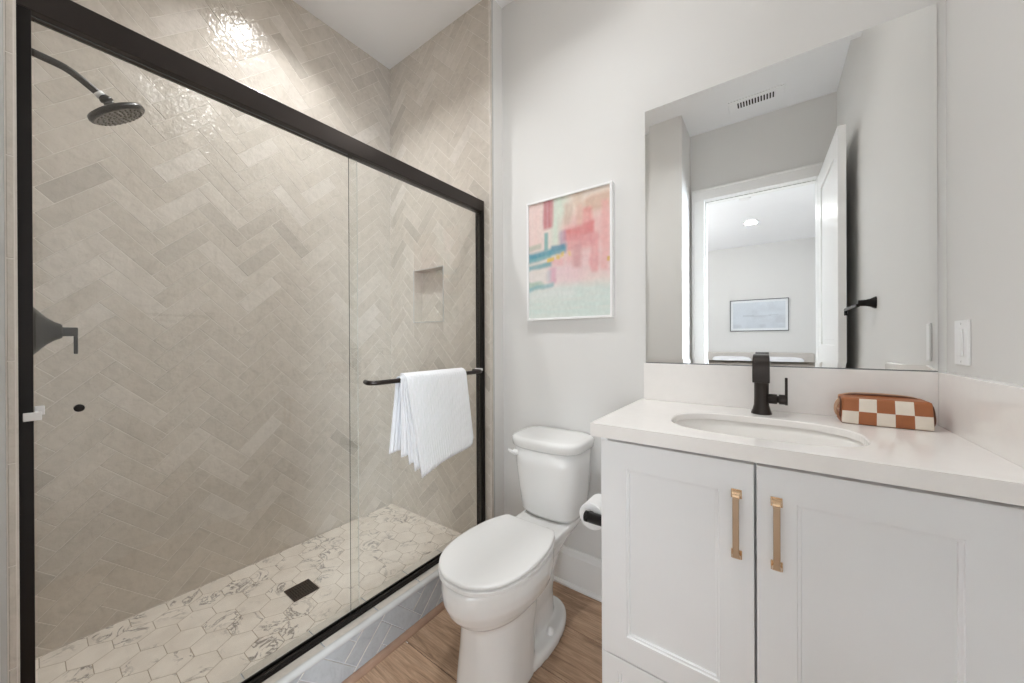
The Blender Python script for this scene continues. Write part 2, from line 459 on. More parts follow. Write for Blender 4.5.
# wall ends: tile edge, pencil trim and painted return
def wall_end(name, y0, s, y1, label):
    bm = bmesh.new(); X = XCF
    box(bm, X-.012, X-.003, min(y0, y0+s*.011), max(y0, y0+s*.011), ZCURB if True else 0, ZC, 0)
    z = 1.078
    joints = []
    zz = ZCURB
    js = [ZCURB] + [1.078+.1865*k for k in range(-4, 10) if ZCURB+.02 < 1.078+.1865*k < ZC-.01] + [ZC]
    t = [[(min(y0, y0+s*.010), a), (max(y0, y0+s*.010), a), (max(y0, y0+s*.010), b), (min(y0, y0+s*.010), b)] for a, b in zip(js, js[1:])]
    tiles_mesh(bm, t, lambda a, b: Vector((X-.003, a, b)), (1, 0, 0), g=.0009)
    # flank of the strip facing into the shower
    box(bm, X-.010, X-.003, min(y0-s*.0025, y0), max(y0-s*.0025, y0), ZCURB, ZC, 1)
    a, b = y0+s*.0112, y0+s*.018
    box(bm, X-.012, X, min(a, b), max(a, b), ZCURB, ZC, 2)
    box(bm, X-.1, X-.002, min(b, y1), max(b, y1), -.03, ZC, 3)
    if s > 0: box(bm, X-.012, X-.0005, y0, b, -.03, ZCURB, 3)
    return struct(name, bm, [GROUT, TILE, GREY, PAINT], label, 'trim')
wall_end('trim_1', YS, 1, YB, 'narrow tiled and painted wall end right of the shower door')
wall_end('trim_2', YN, -1, -.0575, 'narrow tiled wall edge left of the shower door at the picture edge')

# ---- shower pan
bm = B((XT, -1.24, YN, YS, -.03, ZF-.002))
tiles_mesh(bm, hexes((XT+.002, -1.241, YN, YS), (-1.72, .669), .0575), lambda a, b: Vector((a, b, ZF-.002)), (0, 0, 1), g=.0011, h=.0006, bv=.0005, tilt=0)
struct('floor_shower', bm, [GROUTF, MARBLE], 'shower floor of veined marble hexagon tiles', 'floor')

# ---- curb
bm = B((-1.24, XCF-.004, YN, YS, -.03, ZCURB-.003))
tiles_mesh(bm, herring((YN, YS, 0.0, ZCURB-.012), (.425+.04, .04)), lambda a, b: Vector((XCF-.004, a, b)), (1, 0, 0), h=.003)
yy = YN; tt = []
while yy < YS:
    y2 = min(yy+.186, YS)
    tt.append([(-1.24, yy), (XCF-.013, yy), (XCF-.013, y2), (-1.24, y2)]); yy = y2
tiles_mesh(bm, tt, lambda a, b: Vector((a, b, ZCURB-.003)), (0, 0, 1), h=.003)
for f in bm.faces:
    f.normal_update()
    if f.material_index == 1 and f.normal.z > .5: f.material_index = 3
# rounded pencil trim on the outer edge
secs = []
for yq in (YN, YS):
    c = (XCF-.012, ZCURB-.011); secs.append([Vector((c[0]+.013*math.cos(a), yq, c[1]+.012*math.sin(a))) for a in [2*PI*k/20 for k in range(20)]])
loft(bm, secs, True, 2)
struct('trim_3', bm, [GROUTC, CTILE_DAYLIT, GREY, TILE], 'tiled shower curb with pale rounded edge under the glass doors', 'curb')

# wood shoe moulding against the curb
bm = bmesh.new(); secs = []
for yq in (YN, YS+.09):
    secs.append([Vector((x, yq, z)) for x, z in ((XCF-.002, 0), (XCF+.019, 0), (XCF+.018, .006), (XCF+.013, .013), (XCF+.006, .017), (XCF-.002, .018))])
loft(bm, secs)
struct('trim_4', bm, plain('shoe_wood', srgb(158, 128, 108), .4, var=.12, vs=20), 'brown wood strip along the foot of the shower curb', 'trim')

# ---- baseboards
def base_prof(h=.168, t=.014):
    return ((0, 0), (t+.010, 0), (t+.010, .008), (t+.004, .016), (t, .018), (t, h-.030), (t-.004, h-.022), (t-.005, h-.008), (t-.009, h), (0, h))
bm = bmesh.new(); pr = base_prof()
loft(bm, [[Vector((x, YB-a, b)) for a, b in pr] for x in (XCF, -.381)])
struct('baseboard_back', bm, TRIM, 'white baseboard on the wall behind the toilet', 'baseboard')
bm = bmesh.new()
loft(bm, [[Vector((XR-a, y_, b)) for a, b in pr] for y_ in (YD+.02, .95)])
struct('baseboard_right', bm, TRIM, 'white baseboard on the right wall behind the open door', 'baseboard')

# ---- doorway casing + jamb
def casing(bm, y0, s):
    c = .092; d = .016
    a, b = sorted((y0, y0+s*d)); a2, b2 = sorted((y0, y0+s*.021))
    box(bm, OX0-c, OX0, a, b, 0, OZ); box(bm, OX1, OX1+c, a, b, 0, OZ); box(bm, OX0-c, OX1+c, a, b, OZ, OZ+c)
    box(bm, OX0-c, OX0-c+.016, a2, b2, 0, OZ+c); box(bm, OX1+c-.016, OX1+c, a2, b2, 0, OZ+c); box(bm, OX0-c+.016, OX1+c-.016, a2, b2, OZ+c-.016, OZ+c)
bm = bmesh.new(); casing(bm, YD, 1); casing(bm, YD-.12, -1)
box(bm, OX0-.014, OX0, YD-.12, YD, 0, OZ); box(bm, OX1, OX1+.014, YD-.12, YD, 0, OZ); box(bm, OX0-.014, OX1+.014, YD-.12, YD, OZ, OZ+.014)
box(bm, OX0, OX0+.011, YD-.085, YD-.045, 0, OZ); box(bm, OX0, OX1, YD-.085, YD-.045, OZ-.011, OZ)
struct('trim_5', bm, TRIM, 'white door casing around the doorway, seen in the mirror', 'door casing', bevel=.003)

# ---- door leaf, open along the right wall
def door_leaf(name, w_, h_, th):
    bm = bmesh.new(); rail = .11
    rects = [(rail, w_-rail, .20, .95), (rail, w_-rail, 1.07, h_-.12)]
    # local: x along the width, y thickness, z height
    box(bm, 0, rail, 0, th, 0, h_); box(bm, w_-rail, w_, 0, th, 0, h_)
    for z0, z1 in ((0, .20), (.95, 1.07), (h_-.12, h_)): box(bm, rail, w_-rail, 0, th, z0, z1)
    for x0, x1, z0, z1 in rects:
        box(bm, x0, x1, .010, th-.010, z0, z1); 
        box(bm, x0+.03, x1-.03, .005, th-.005, z0+.03, z1-.03)
    return bm
d = build('door_1', door_leaf('door', .72, 2.255, .035), TRIM, bevel=.002)
d.location = (.286, YD+.012, .008); d.rotation_euler = (0, 0, math.radians(90-1.4))
# leaf thickness grows toward -x local y; place so the visible face is at x~.286 and back at ~.32
d.location.x = .286+.036
d['kind'] = 'structure'; d['label'] = 'white panelled door standing open along the right wall, seen in the mirror'; d['category'] = 'door'

# ================================================================== BEDROOM beyond the door
BY, BX0, BX1 = -4.9, -2.8, 1.95
struct('floor_bedroom', B((BX0, BX1, BY, YD-.05, -.03, 0)), CARPET, 'pale bedroom floor beyond the doorway', 'floor')
struct('ceiling_bedroom', B((BX0, BX1, BY, YD-.12, ZC, ZC+.1)), CEILP, 'bright bedroom ceiling seen in the mirror through the doorway', 'ceiling')
struct('wall_bedroom_far', B((BX0, BX1, BY-.1, BY, -.03, ZC+.1)), PAINT, 'bedroom wall with the seascape picture, seen in the mirror', 'wall')
struct('wall_bedroom_left', B((BX0-.1, BX0, BY-.1, YD-.12, -.03, ZC+.1)), PAINT, 'bedroom side wall beyond the doorway', 'wall')
struct('wall_bedroom_right', B((BX1, BX1+.1, BY-.1, YD-.12, -.03, ZC+.1)), PAINT, 'bedroom wall opposite the side wall beyond the doorway', 'wall')
struct('wall_bedroom_near', B((XR+.1, BX1, YD-.14, YD-.02, -.03, ZC+.1), (BX0, XCF, YD-.14, YD-.02, -.03, ZC+.1)), PAINT, 'bedroom wall around the bathroom doorway', 'wall')

def vgrid(name, w_, h_, nx, ny, colf, place, mat, parent):
    """flat painted sheet, colour from colf(u,v) with v from the top"""
    bm = bmesh.new(); cl = bm.loops.layers.float_color.new('pigment')
    V = [[bm.verts.new(place(i/nx, j/ny)) for i in range(nx+1)] for j in range(ny+1)]
    for j in range(ny):
        for i in range(nx):
            f = bm.faces.new((V[j][i], V[j+1][i], V[j+1][i+1], V[j][i+1]))
            for lp, (a, b) in zip(f.loops, ((i, j), (i, j+1), (i+1, j+1), (i+1, j))): lp[cl] = (*colf(a/nx, b/ny), 1)
    return build(name, bm, mat, parent)
rng = np.random.RandomState(3)
NZ = rng.rand(24, 24)
def vn(u, v, s, ox=0):
    x, y = (u*s+ox) % 23, (v*s+ox*1.7) % 23
    i, j = int(x), int(y); fx, fy = x-i, y-j; fx = fx*fx*(3-2*fx); fy = fy*fy*(3-2*fy)
    a = NZ[j % 24, i % 24]*(1-fx)+NZ[j % 24, (i+1) % 24]*fx; b = NZ[(j+1) % 24, i % 24]*(1-fx)+NZ[(j+1) % 24, (i+1) % 24]*fx
    return a*(1-fy)+b*fy
def lin(c): return np.array(srgb(*c)[:3])
def sea(u, v):
    c = lin((214, 221, 228))*(1-v)+lin((206, 212, 220))*v
    c = c*(.95+.1*vn(u, v, 9)) 
    if abs(v-.50-.03*vn(u, 0, 8)) < .02 and .22 < u < .85: c = c*.86
    k = max(0, min(1, (vn(u, v, 7, 3)-.55)*4))*(1 if v > .5 else .5)*.28
    c = c*(1-k)+lin((176, 178, 186))*k
    m = .05
    if u < m or u > 1-m or v < m*1.6 or v > 1-m*1.6: c = lin((232, 235, 238))
    return c
t = thing('picture_frame', 'wide grey-blue seascape picture in thin dark frame, reflected on bedroom wall', 'picture', (-.15, BY, 1.56))
ax0, ax1, az0, az1 = -.585, .290, 1.268, 1.845
bm = B((ax0, ax1, BY, BY+.02, az0, az0+.014), (ax0, ax1, BY, BY+.02, az1-.014, az1), (ax0, ax0+.014, BY, BY+.02, az0+.014, az1-.014), (ax1-.014, ax1, BY, BY+.02, az0+.014, az1-.014))
sub('frame', bm, SILVER, t)
# mirrored in the photograph: build so that the reflection reads like the photo
vgrid('canvas', 1, 1, 60, 36, sea, lambda u, v: Vector((ax0+.014+(ax1-ax0-.028)*u, BY+.012, az1-.014-(az1-az0-.028)*v)), PIGM, t)

t = thing('bed', 'white bed with pale upholstered headboard in the room beyond the doorway', 'bed', (-.2, BY+1.0, 0))
sub('headboard', B((-1.05, .62, BY+.01, BY+.09, .1, .885)), HEADB, t, bevel=.02)
sub('mattress', B((-.95, .52, BY+.10, BY+2.0, .30, .69)), BEDD, t, bevel=.05, seg=4)
sub('bed_base', B((-.93, .50, BY+.10, BY+1.98, .05, .30)), HEADB, t, bevel=.02)
for k, px in enumerate((-.85, -.12)):
    bm = bmesh.new(); loft(bm, [sellipse(px+.30, BY+.22, .693+h, .30*s_, .10*s_, .5, 32) for h, s_ in ((0, .85), (.03, 1), (.08, 1), (.11, .9), (.125, .6))])
    p = build('pillow', bm, BEDD, smooth=True)
    tag(p, ('white pillow against the headboard at its left end' if k == 0 else 'white pillow against the headboard at its right end'), 'pillow', 'pillows on the bedroom bed')
def downlight(x, y, label, r=.075):
    t = thing('ceiling_light', label, 'ceiling light', (x, y, ZC), 'recessed ceiling lights')
    bm = bmesh.new(); lathe(bm, [(r, -.001), (r, -.006), (r-.008, -.009), (r-.014, -.006), (r-.014, -.001)], (x, y, ZC), 'z', 40)
    sub('trim_ring', bm, WHITEPL, t, smooth=True)
    bm = bmesh.new(); lathe(bm, [(r-.0145, -.001), (r-.0145, -.004), (.001, -.005)], (x, y, ZC), 'z', 40)
    sub('diffuser', bm, LAMP, t)
downlight(-.20, -3.27, 'lit round recessed light in the bedroom ceiling, reflected in the mirror')
downlight(-1.53, .70, 'round recessed light in the ceiling over the shower')
downlight(-.62, .70, 'round recessed light in the ceiling in front of the toilet')
bm = bmesh.new(); lathe(bm, [(.06, -.0005), (.062, -.014), (.05, -.024), (.02, -.028), (.0005, -.028)], (-.225, -2.22, ZC), 'z', 32)
tag(build('smoke_detector', bm, WHITEPL, smooth=True), 'small white smoke detector on the bedroom ceiling, reflected in the mirror', 'smoke detector')

# vanity light over the mirror
t = thing('vanity_light', 'slim black wall light with three glass shades above the mirror', 'wall light', (-.02, YB, 2.5))
sub('back_plate', B((-.32, .28, YB-.02, YB, 2.50, 2.56)), BLACK, t, bevel=.003)
for sx in (-.24, -.02, .20):
    bm = bmesh.new(); tube(bm, [(sx, YB-.02, 2.53), (sx, YB-.09, 2.53), (sx, YB-.09, 2.55)], .008)
    a = sub('arm', bm, BLACK, t, smooth=True)
    bm = bmesh.new(); lathe(bm, [(.016, 0), (.026, .008), (.028, .02), (.028, .07), (.022, .08)], (sx, YB-.09, 2.55), 'z', 24)
    sub('lamp_shade', bm, emis('lit_shade', (1, .98, .95, 1), 15), t, smooth=True)

# ceiling vent
t = thing('ceiling_vent', 'white ceiling vent with a row of dark slots, reflected in the mirror', 'vent', (-.07, -.17, ZC))
bm = B((-.235, .095, -.235, -.105, ZC-.010, ZC))
sub('cover', bm, CEILP, t, bevel=.004)
bm = bmesh.new()
for k in range(13):
    x = -.178+.0172*k
    box(bm, x, x+.0085, -.205, -.137, ZC-.0112, ZC-.0101)
sub('grille', bm, DARK, t)

# ================================================================== SHOWER ENCLOSURE
XO, XI = -1.155, -1.197
se = thing('shower_enclosure', 'black framed shower enclosure with two sliding clear glass doors', 'shower enclosure', (-1.18, .67, ZCURB))
yN, yS = YN-.001, YS-.003
bm = B((XI, XO, yN, yS, 1.757, 1.814))
sub('header', bm, BRONZE, se, bevel=.0025)
sub('header_rail', B((XO-.021, XO-.018, yN+.02, .655, 1.7555, 1.7568)), SILVER, se)
for y0, y1, s in ((yN, yN+.0205, 1), (yS-.018, yS, -1)):
    bm = B((XI, XO, y0, y1, ZCURB+.018, 1.757))
    ya, yb_ = (y1, y1+.004) if s > 0 else (y0-.004, y0)
    if s < 0:
        for xx in (XI+.002, XO-.024, XO-.006): box(bm, xx, xx+.005, ya, yb_, ZCURB+.018, 1.757)
    sub('jamb', bm, BLACK, se, bevel=.0015)
sub('sill', B((XI+.015, XO, yN, yS, ZCURB, ZCURB+.009), (XO-.010, XO, yN, yS, ZCURB+.009, ZCURB+.018), (XI+.015, XI+.021, yN, yS, ZCURB+.009, ZCURB+.018), (XO-.03, XO-.026, yN, yS, ZCURB+.009, ZCURB+.015)), BLACK, se, bevel=.001)
def pane(x, y0, y1, z0, z1, th=.0045):
    bm = bmesh.new(); vs = box(bm, x-th/2, x+th/2, y0, y1, z0, z1)
    for f in bm.faces:
        n = f.normal if f.normal.length else None
        f.normal_update()
        if abs(f.normal.x) < .5: f.material_index = 1
    return bm
g1 = sub('glass_door', pane(-1.167, .655, yS-.026, ZCURB+.012, 1.757), [GLASS, GEDGE], se); g1['label'] = 'clear glass door at the right with the towel bar'
g2 = sub('glass_door', pane(-1.192, yN+.024, .70, ZCURB+.012, 1.757), [GLASS, PEDGE], se); g2['label'] = 'clear glass door at the left with the small black knob'
# towel bar on the outer pane
bm = bmesh.new()
XB, ZB = -1.10, .9665
tube(bm, smoothpath([(-1.164, .712, ZB), (-1.150, .706, ZB), (-1.125, .700, ZB), (-1.108, .712, ZB), (XB, .742, ZB), (XB, .9, ZB), (XB, 1.1, ZB), (XB, 1.235, ZB), (-1.108, 1.268, ZB), (-1.125, 1.280, ZB), (-1.150, 1.280, ZB), (-1.164, 1.278, ZB)], 8), .0085, 20)
tb = sub('towel_bar', bm, BRONZE, g1, smooth=True)
bm = B((-1.164, -1.120, 1.292, 1.302, .967, .979)); sub('bumper', bm, WHITEPL, g1, bevel=.002)
# knob through inner pane, white bumper at its edge
bm = bmesh.new(); lathe(bm, [(.001, .008), (.006, .008), (.0078, .006), (.0078, .0)], (-1.1895, .0665, .972), 'x', 28)
sub('knob', bm, BLACK, g2, smooth=True)
bm = B((-1.189, -1.182, yN+.0215, yN+.034, .966, .984)); box(bm, -1.182, -1.1545, yN+.0215, yN+.026, .964, .976); box(bm, -1.1545, -1.150, yN+.008, yN+.030, .960, .976)
sub('bumper', bm, WHITEPL, g2, bevel=.001)

# ================================================================== SHOWER FITTINGS
XH = -1.55
t = thing('rain_shower', 'dark round rain shower head on a bent arm high on tiled wall', 'shower head', (XH, YN, 1.88))
bm = bmesh.new(); arm = smoothpath([(XH, YN, 1.872), (XH, .02, 1.868), (XH, .062, 1.862), (XH, .088, 1.85), (XH, .128, 1.822)], 8)
tube(bm, arm, .0095, 18); sub('arm', bm, SHOWM, t, smooth=True)
bm = bmesh.new(); lathe(bm, [(.030, .001), (.030, .006), (.012, .014)], (XH, YN, 1.872), 'y', 28); sub('escutcheon', bm, SHOWM, t, smooth=True)
# head: tilted disc
ax = Vector((0, .72, -1)).normalized(); hc = Vector((XH, .158, 1.789))
def rings(prof, c, ax, n=40):
    u = ax.cross(Vector((1, 0, 0))).normalized(); v = ax.cross(u)
    return [[c+ax*h+(u*math.cos(2*PI*k/n)+v*math.sin(2*PI*k/n))*r for k in range(n)] for r, h in prof]
bm = bmesh.new(); loft(bm, rings([(.012, -.038), (.015, -.032), (.015, -.027), (.011, -.025), (.015, -.017), (.024, -.011), (.056, -.004), (.0665, .000), (.068, .006), (.0665, .011), (.062, .014)], hc, ax))
sub('head_shell', bm, SHOWM, t, smooth=True)
bm = bmesh.new(); loft(bm, rings([(.0615, .0136), (.0605, .015), (.04, .0154), (.002, .0154)], hc, ax))
u = ax.cross(Vector((1, 0, 0))).normalized(); v = ax.cross(u)
for rr, nn in ((.014, 8), (.027, 14), (.040, 20), (.053, 26)):
    for k in range(nn):
        a = 2*PI*k/nn; c = hc+ax*.0154+(u*math.cos(a)+v*math.sin(a))*rr
        loft(bm, [[c+ax*h+(u*math.cos(PI/3*q)+v*math.sin(PI/3*q))*r_ for q in range(6)] for r_, h in ((.0032, 0), (.0022, .003))])
sub('spray_plate', bm, plain('spray_plate', srgb(120, 114, 106), .3, .6, var=.2, vs=120), t)
bm = bmesh.new(); tube(bm, [arm[-1]+Vector((0, -.004, .004)), arm[-1]+Vector((0, .003, -.003))], .0115, 18)
sub('collar', bm, WHITEPL, t, smooth=True)
bm = bmesh.new(); tube(bm, [arm[-1]+Vector((0, .002, -.002)), hc-ax*.034], [.010, .012], 18)
sub('swivel', bm, BLACK, t, smooth=True)

t = thing('shower_valve', 'black flared shower valve with short lever on the tiled wall', 'shower valve', (XH, YN, 1.14))
bm = bmesh.new()
prof = [(.095, .001), (.092, .004), (.074, .015), (.059, .025), (.046, .035), (.036, .0435), (.0255, .0555), (.020, .066), (.018, .069)]
lathe(bm, [(r, h) for r, h in prof], (XH, YN, 1.142), 'y', 40, sq=.55)
sub('escutcheon', bm, SHOWM, t, smooth=True)
bm = B((XH-.010, XH+.010, YN+.064, YN+.096, 1.129, 1.153)); box(bm, XH-.007, XH+.007, YN+.0885, YN+.096, 1.080, 1.129)
sub('lever', bm, SHOWM, t, bevel=.002)

t = thing('shower_drain', 'square dark drain grate set in hexagon shower floor', 'drain', (-1.56, .665, ZF))
sub('frame', B((-1.609, -1.602, .617, .713, ZF, ZF+.0025), (-1.519, -1.512, .617, .713, ZF, ZF+.0025), (-1.602, -1.519, .617, .624, ZF, ZF+.0025), (-1.602, -1.519, .706, .713, ZF, ZF+.0025)), BRONZE, t)
bm = B((-1.602, -1.519, .624, .706, ZF, ZF+.0008)); 
sub('backing', bm, DARK, t)
bm = bmesh.new()
for k in range(9): box(bm, -1.602, -1.519, .627+k*.009, .6315+k*.009, ZF+.0008, ZF+.0022)
for k in range(4): box(bm, -1.597+k*.024, -1.592+k*.024, .624, .706, ZF+.0009, ZF+.0023)
sub('grate', bm, BRONZE, t)

# ================================================================== TOWEL
def towel():
    bm = bmesh.new(); cl = bm.loops.layers.float_color.new('rib')
    # layers: (x offset from bar centre, y top L/R, y bottom L/R, zbottom fn, th)
    def layer(xo, side, yt, yb_, zb, nU=216, nV=26, bulge=.006, ph=0., th=.004, flare=0.):
        pts = []
        for j in range(nV+1):
            t_ = j/nV; row = []
            for i in range(nU+1):
                u_ = i/nU
                yl = yt[0]+(yb_[0]-yt[0])*t_**1.15; yr = yt[1]+(yb_[1]-yt[1])*t_**1.15
                y_ = yl+(yr-yl)*u_
                zt = ZB+.0095
                zbt = zb(u_)
                # over the bar: first 12% follow the arc
                rr = .0105+abs(xo)
                if t_ < .16:
                    a = (t_/.16)*PI/2
                    x_ = XB+side*rr*math.sin(a); z_ = ZB+rr*math.cos(a)
                else:
                    k = (t_-.16)/.84
                    z_ = ZB+(zbt-ZB)*k
                    x_ = XB+side*(rr+flare*k) + side*bulge*k*math.sin(u_*PI*2.3+ph+k*.8)
                x_ += side*.0013*math.sin(u_*2*PI*24)
                row.append((Vector((x_, y_, z_)), u_))
            pts.append(row)
        def face(vs, us):
            f = bm.faces.new(vs)
            for lp, q in zip(f.loops, us): lp[cl] = (q, q, q, 1)
        F = [[bm.verts.new(p) for p, _ in r] for r in pts]
        Bk = [[bm.verts.new(p-Vector((side*th, 0, 0)) if j > 3 else p-Vector((0, 0, th*.6))) for p, _ in r] for j, r in enumerate(pts)]
        for j in range(nV):
            for i in range(nU):
                us = (i/nU, (i+1)/nU, (i+1)/nU, i/nU)
                face((F[j][i], F[j][i+1], F[j+1][i+1], F[j+1][i]), us)
                face((Bk[j][i], Bk[j+1][i], Bk[j+1][i+1], Bk[j][i+1]), (us[0], us[3], us[2], us[1]))
        for j in range(nV):
            face((F[j][0], F[j+1][0], Bk[j+1][0], Bk[j][0]), (0,)*4); face((F[j][nU], Bk[j][nU], Bk[j+1][nU], F[j+1][nU]), (1,)*4)
        for i in range(nU):
            face((F[nV][i], F[nV][i+1], Bk[nV][i+1], Bk[nV][i]), (i/nU,)*4); face((F[0][i], Bk[0][i], Bk[0][i+1], F[0][i+1]), (i/nU,)*4)
    def corner(z0, z1, r=.04, k=.0):
        return lambda u_: z0+(z1-z0)*(u_**.8) + (r*max(0, (u_-.93)/.07)**2) + k*max(0, (.05-u_)/.05)**2
    layer(.006, -1, (.806, 1.126), (.780, 1.145), corner(.700, .705, .01), th=.006, bulge=.003, flare=.008)
    layer(.0035, 1, (.806, 1.127), (.802, 1.150), corner(.688, .70, .01), bulge=.003, flare=.002)
    layer(.008, 1, (.808, 1.128), (.832, 1.155), corner(.655, .69, .02), bulge=.003, ph=.2, flare=.004)
    layer(.0125, 1, (.810, 1.130), (.852, 1.160), corner(.625, .685, .02), bulge=.004, ph=.4, flare=.006)
    layer(.017, 1, (.812, 1.132), (.878, 1.166), corner(.594, .652, .03), bulge=.005, ph=.6, flare=.009, th=.004)
    return bm
tw = build('towel', towel(), TOWEL, smooth=True)
tag(tw, 'folded white ribbed towel hanging over the dark bar on the glass door', 'towel')

# ================================================================== TOILET
def egg(tab, cx, z, grow=0, n=14):
    """tab: (y, halfwidth) from front to back -> ring"""
    ys = [p[0] for p in tab]; yc = (ys[0]+ys[-1])/2
    P = smoothpath([(p[1], p[0], 0) for p in tab], n//3)
    right = [(max(0, p.x), p.y) for p in P]
    out = []
    for hw, y_ in right: out.append((cx+hw, y_))
    for hw, y_ in right[::-1][:-1]:
        out.append((cx-hw, y_))
    if grow:
        r = []
        for x, y_ in out:
            dx, dy = x-cx, y_-yc; L = math.hypot(dx, dy) or 1
            r.append((x+dx/L*grow, y_+dy/L*grow))
        out = r
    return [Vector((x, y_, z)) for x, y_ in out]
TX = -.739
SEATT = [(.721, .001), (.7225, .030), (.730, .058), (.750, .090), (.785, .121), (.83, .141), (.89, .152), (.96, .153), (1.03, .145), (1.08, .131), (1.12, .112), (1.131, .100)]
toi = thing('toilet', 'white two-piece toilet with closed lid between shower and vanity', 'toilet', (TX, 1.1, 0))
bm = bmesh.new()
def blob(yf, yb_, hw, z, ef=.9, eb=.7, m=.45, cx=TX, n=40):
    """rounded footprint: front ellipse, squarer back"""
    ym = yb_-(yb_-yf)*m; r = []
    for k in range(n):
        a = 2*PI*k/n; c, s = math.cos(a), math.sin(a)
        if s < 0: x = cx+hw*math.copysign(abs(c)**ef, c); y_ = ym-(ym-yf)*abs(s)**ef
        else: x = cx+hw*math.copysign(abs(c)**eb, c); y_ = ym+(yb_-ym)*abs(s)**eb
        r.append(Vector((x, y_, z)))
    return r
# bowl and pedestal
loft(bm, [blob(.782, 1.06, .109, .0, .75, .75), blob(.786, 1.06, .106, .05, .75, .8), blob(.793, 1.07, .100, .14, .78, .8), blob(.795, 1.10, .098, .225, .8, .8),
          blob(.788, 1.13, .102, .241, .85, .8), blob(.756, 1.15, .122, .262, .95, .8), blob(.734, 1.15, .139, .288, 1, .8), blob(.720, 1.15, .150, .318, 1, .8), blob(.716, 1.15, .1555, .350, 1, .8), blob(.718, 1.15, .1545, .378, 1, .8), blob(.722, 1.15, .1515, .3875, 1, .8)])
# foot flange
loft(bm, [blob(.90, 1.318, .115, .0, .8, .9, .5), blob(.90, 1.318, .115, .026, .8, .9, .5), blob(.92, 1.308, .104, .036, .8, .9, .5)])
# trapway body
loft(bm, [blob(.95, 1.26, .064, .02, .8, .8), blob(.95, 1.26, .056, .12, .8, .8), blob(.95, 1.27, .060, .20, .8, .8), blob(.95, 1.29, .082, .29, .8, .7), blob(.95, 1.36, .106, .355, .8, .5)])
# deck under the tank
loft(bm, [blob(1.04, 1.375, .092, .335, .6, .35), blob(1.02, 1.395, .108, .362, .6, .3), blob(1.02, 1.40, .113, .379, .6, .3), blob(1.025, 1.395, .110, .3875, .6, .3)])
bd = sub('bowl', bm, PORC, toi, smooth=True)
rm = bd.modifiers.new('fuse', 'REMESH'); rm.mode = 'VOXEL'; rm.voxel_size = .0045; rm.use_smooth_shade = True
sm = bd.modifiers.new('soft', 'SMOOTH'); sm.factor = .6; sm.iterations = 9
# seat ring and lid
def seat_sec(z, g, dy=0): return egg(SEATT, TX, z, g)
bm = bmesh.new(); loft(bm, [seat_sec(.3875, -.026), seat_sec(.3918, -.026), seat_sec(.3920, -.003), seat_sec(.3936, .0012), seat_sec(.4032, .0012), seat_sec(.4050, -.0012), seat_sec(.4052, -.026), seat_sec(.4095, -.026)])
sub('seat', bm, SEATP, toi, smooth=True, sharp=50)
bm = bmesh.new(); loft(bm, [seat_sec(.4096, -.018), seat_sec(.4099, -.003), seat_sec(.4118, .0), seat_sec(.4165, .0), seat_sec(.4195, -.0015), seat_sec(.4212, -.005), seat_sec(.4220, -.012), seat_sec(.4222, -.05)])
sub('lid', bm, SEATP, toi, smooth=True, sharp=50)
for sx in (-.062, .062):
    bm = bmesh.new(); lathe(bm, [(.013, 0), (.013, .012), (.010, .016), (.001, .017)], (TX+sx, 1.150, .387), 'z', 20)
    sub('hinge', bm, SEATP, toi, smooth=True)
# tank
def tsec(z, hw, yf, yb_=1.437, cx=-.752, e=.46, bow=.018, n=48):
    r = []
    cy = (yf+yb_)/2; hy = (yb_-yf)/2
    for k in range(n):
        a = 2*PI*k/n; c, s = math.cos(a), math.sin(a)
        x = hw*math.copysign(abs(c)**e, c); y_ = hy*math.copysign(abs(s)**e, s)
        if s < 0: y_ -= bow*(1-(x/hw)**2)*abs(s)**.5
        r.append(Vector((cx+x, cy+y_, z)))
    return r
bm = bmesh.new()
loft(bm, [tsec(.3875, .108, 1.262, 1.41, -.742), tsec(.393, .120, 1.245, 1.42, -.742), tsec(.410, .126, 1.232, 1.425, -.743), tsec(.50, .137, 1.226, 1.43, -.746), tsec(.60, .146, 1.222, 1.435, -.750), tsec(.664, .150, 1.220, 1.437, -.752)])
sub('tank', bm, PORC, toi, smooth=True)
bm = bmesh.new()
loft(bm, [tsec(.6655, .156, 1.222, 1.441), tsec(.670, .161, 1.218, 1.445), tsec(.694, .164, 1.215, 1.446), tsec(.702, .162, 1.217, 1.444), tsec(.7075, .156, 1.223, 1.438), tsec(.7095, .145, 1.234, 1.43), tsec(.710, .09, 1.28, 1.39)])
sub('tank_lid', bm, PORC, toi, smooth=True)
bm = bmesh.new(); lathe(bm, [(.014, .02), (.014, -.008), (.010, -.014), (.001, -.015)], (-.868, 1.219, .640), 'y', 20)
tube(bm, [(-.868, 1.208, .640), (-.880, 1.202, .645), (-.893, 1.200, .650)], [.006, .007, .0075], 14)
sub('flush_lever', bm, PORC, toi, smooth=True)
for sx in (-1, 1):
    bm = bmesh.new(); lathe(bm, [(.014, 0), (.014, .010), (.009, .020), (.001, .023)], (TX+sx*.086, 1.13, .033), 'z', 20)
    sub('bolt_cap', bm, WHITEPL, toi, smooth=True)

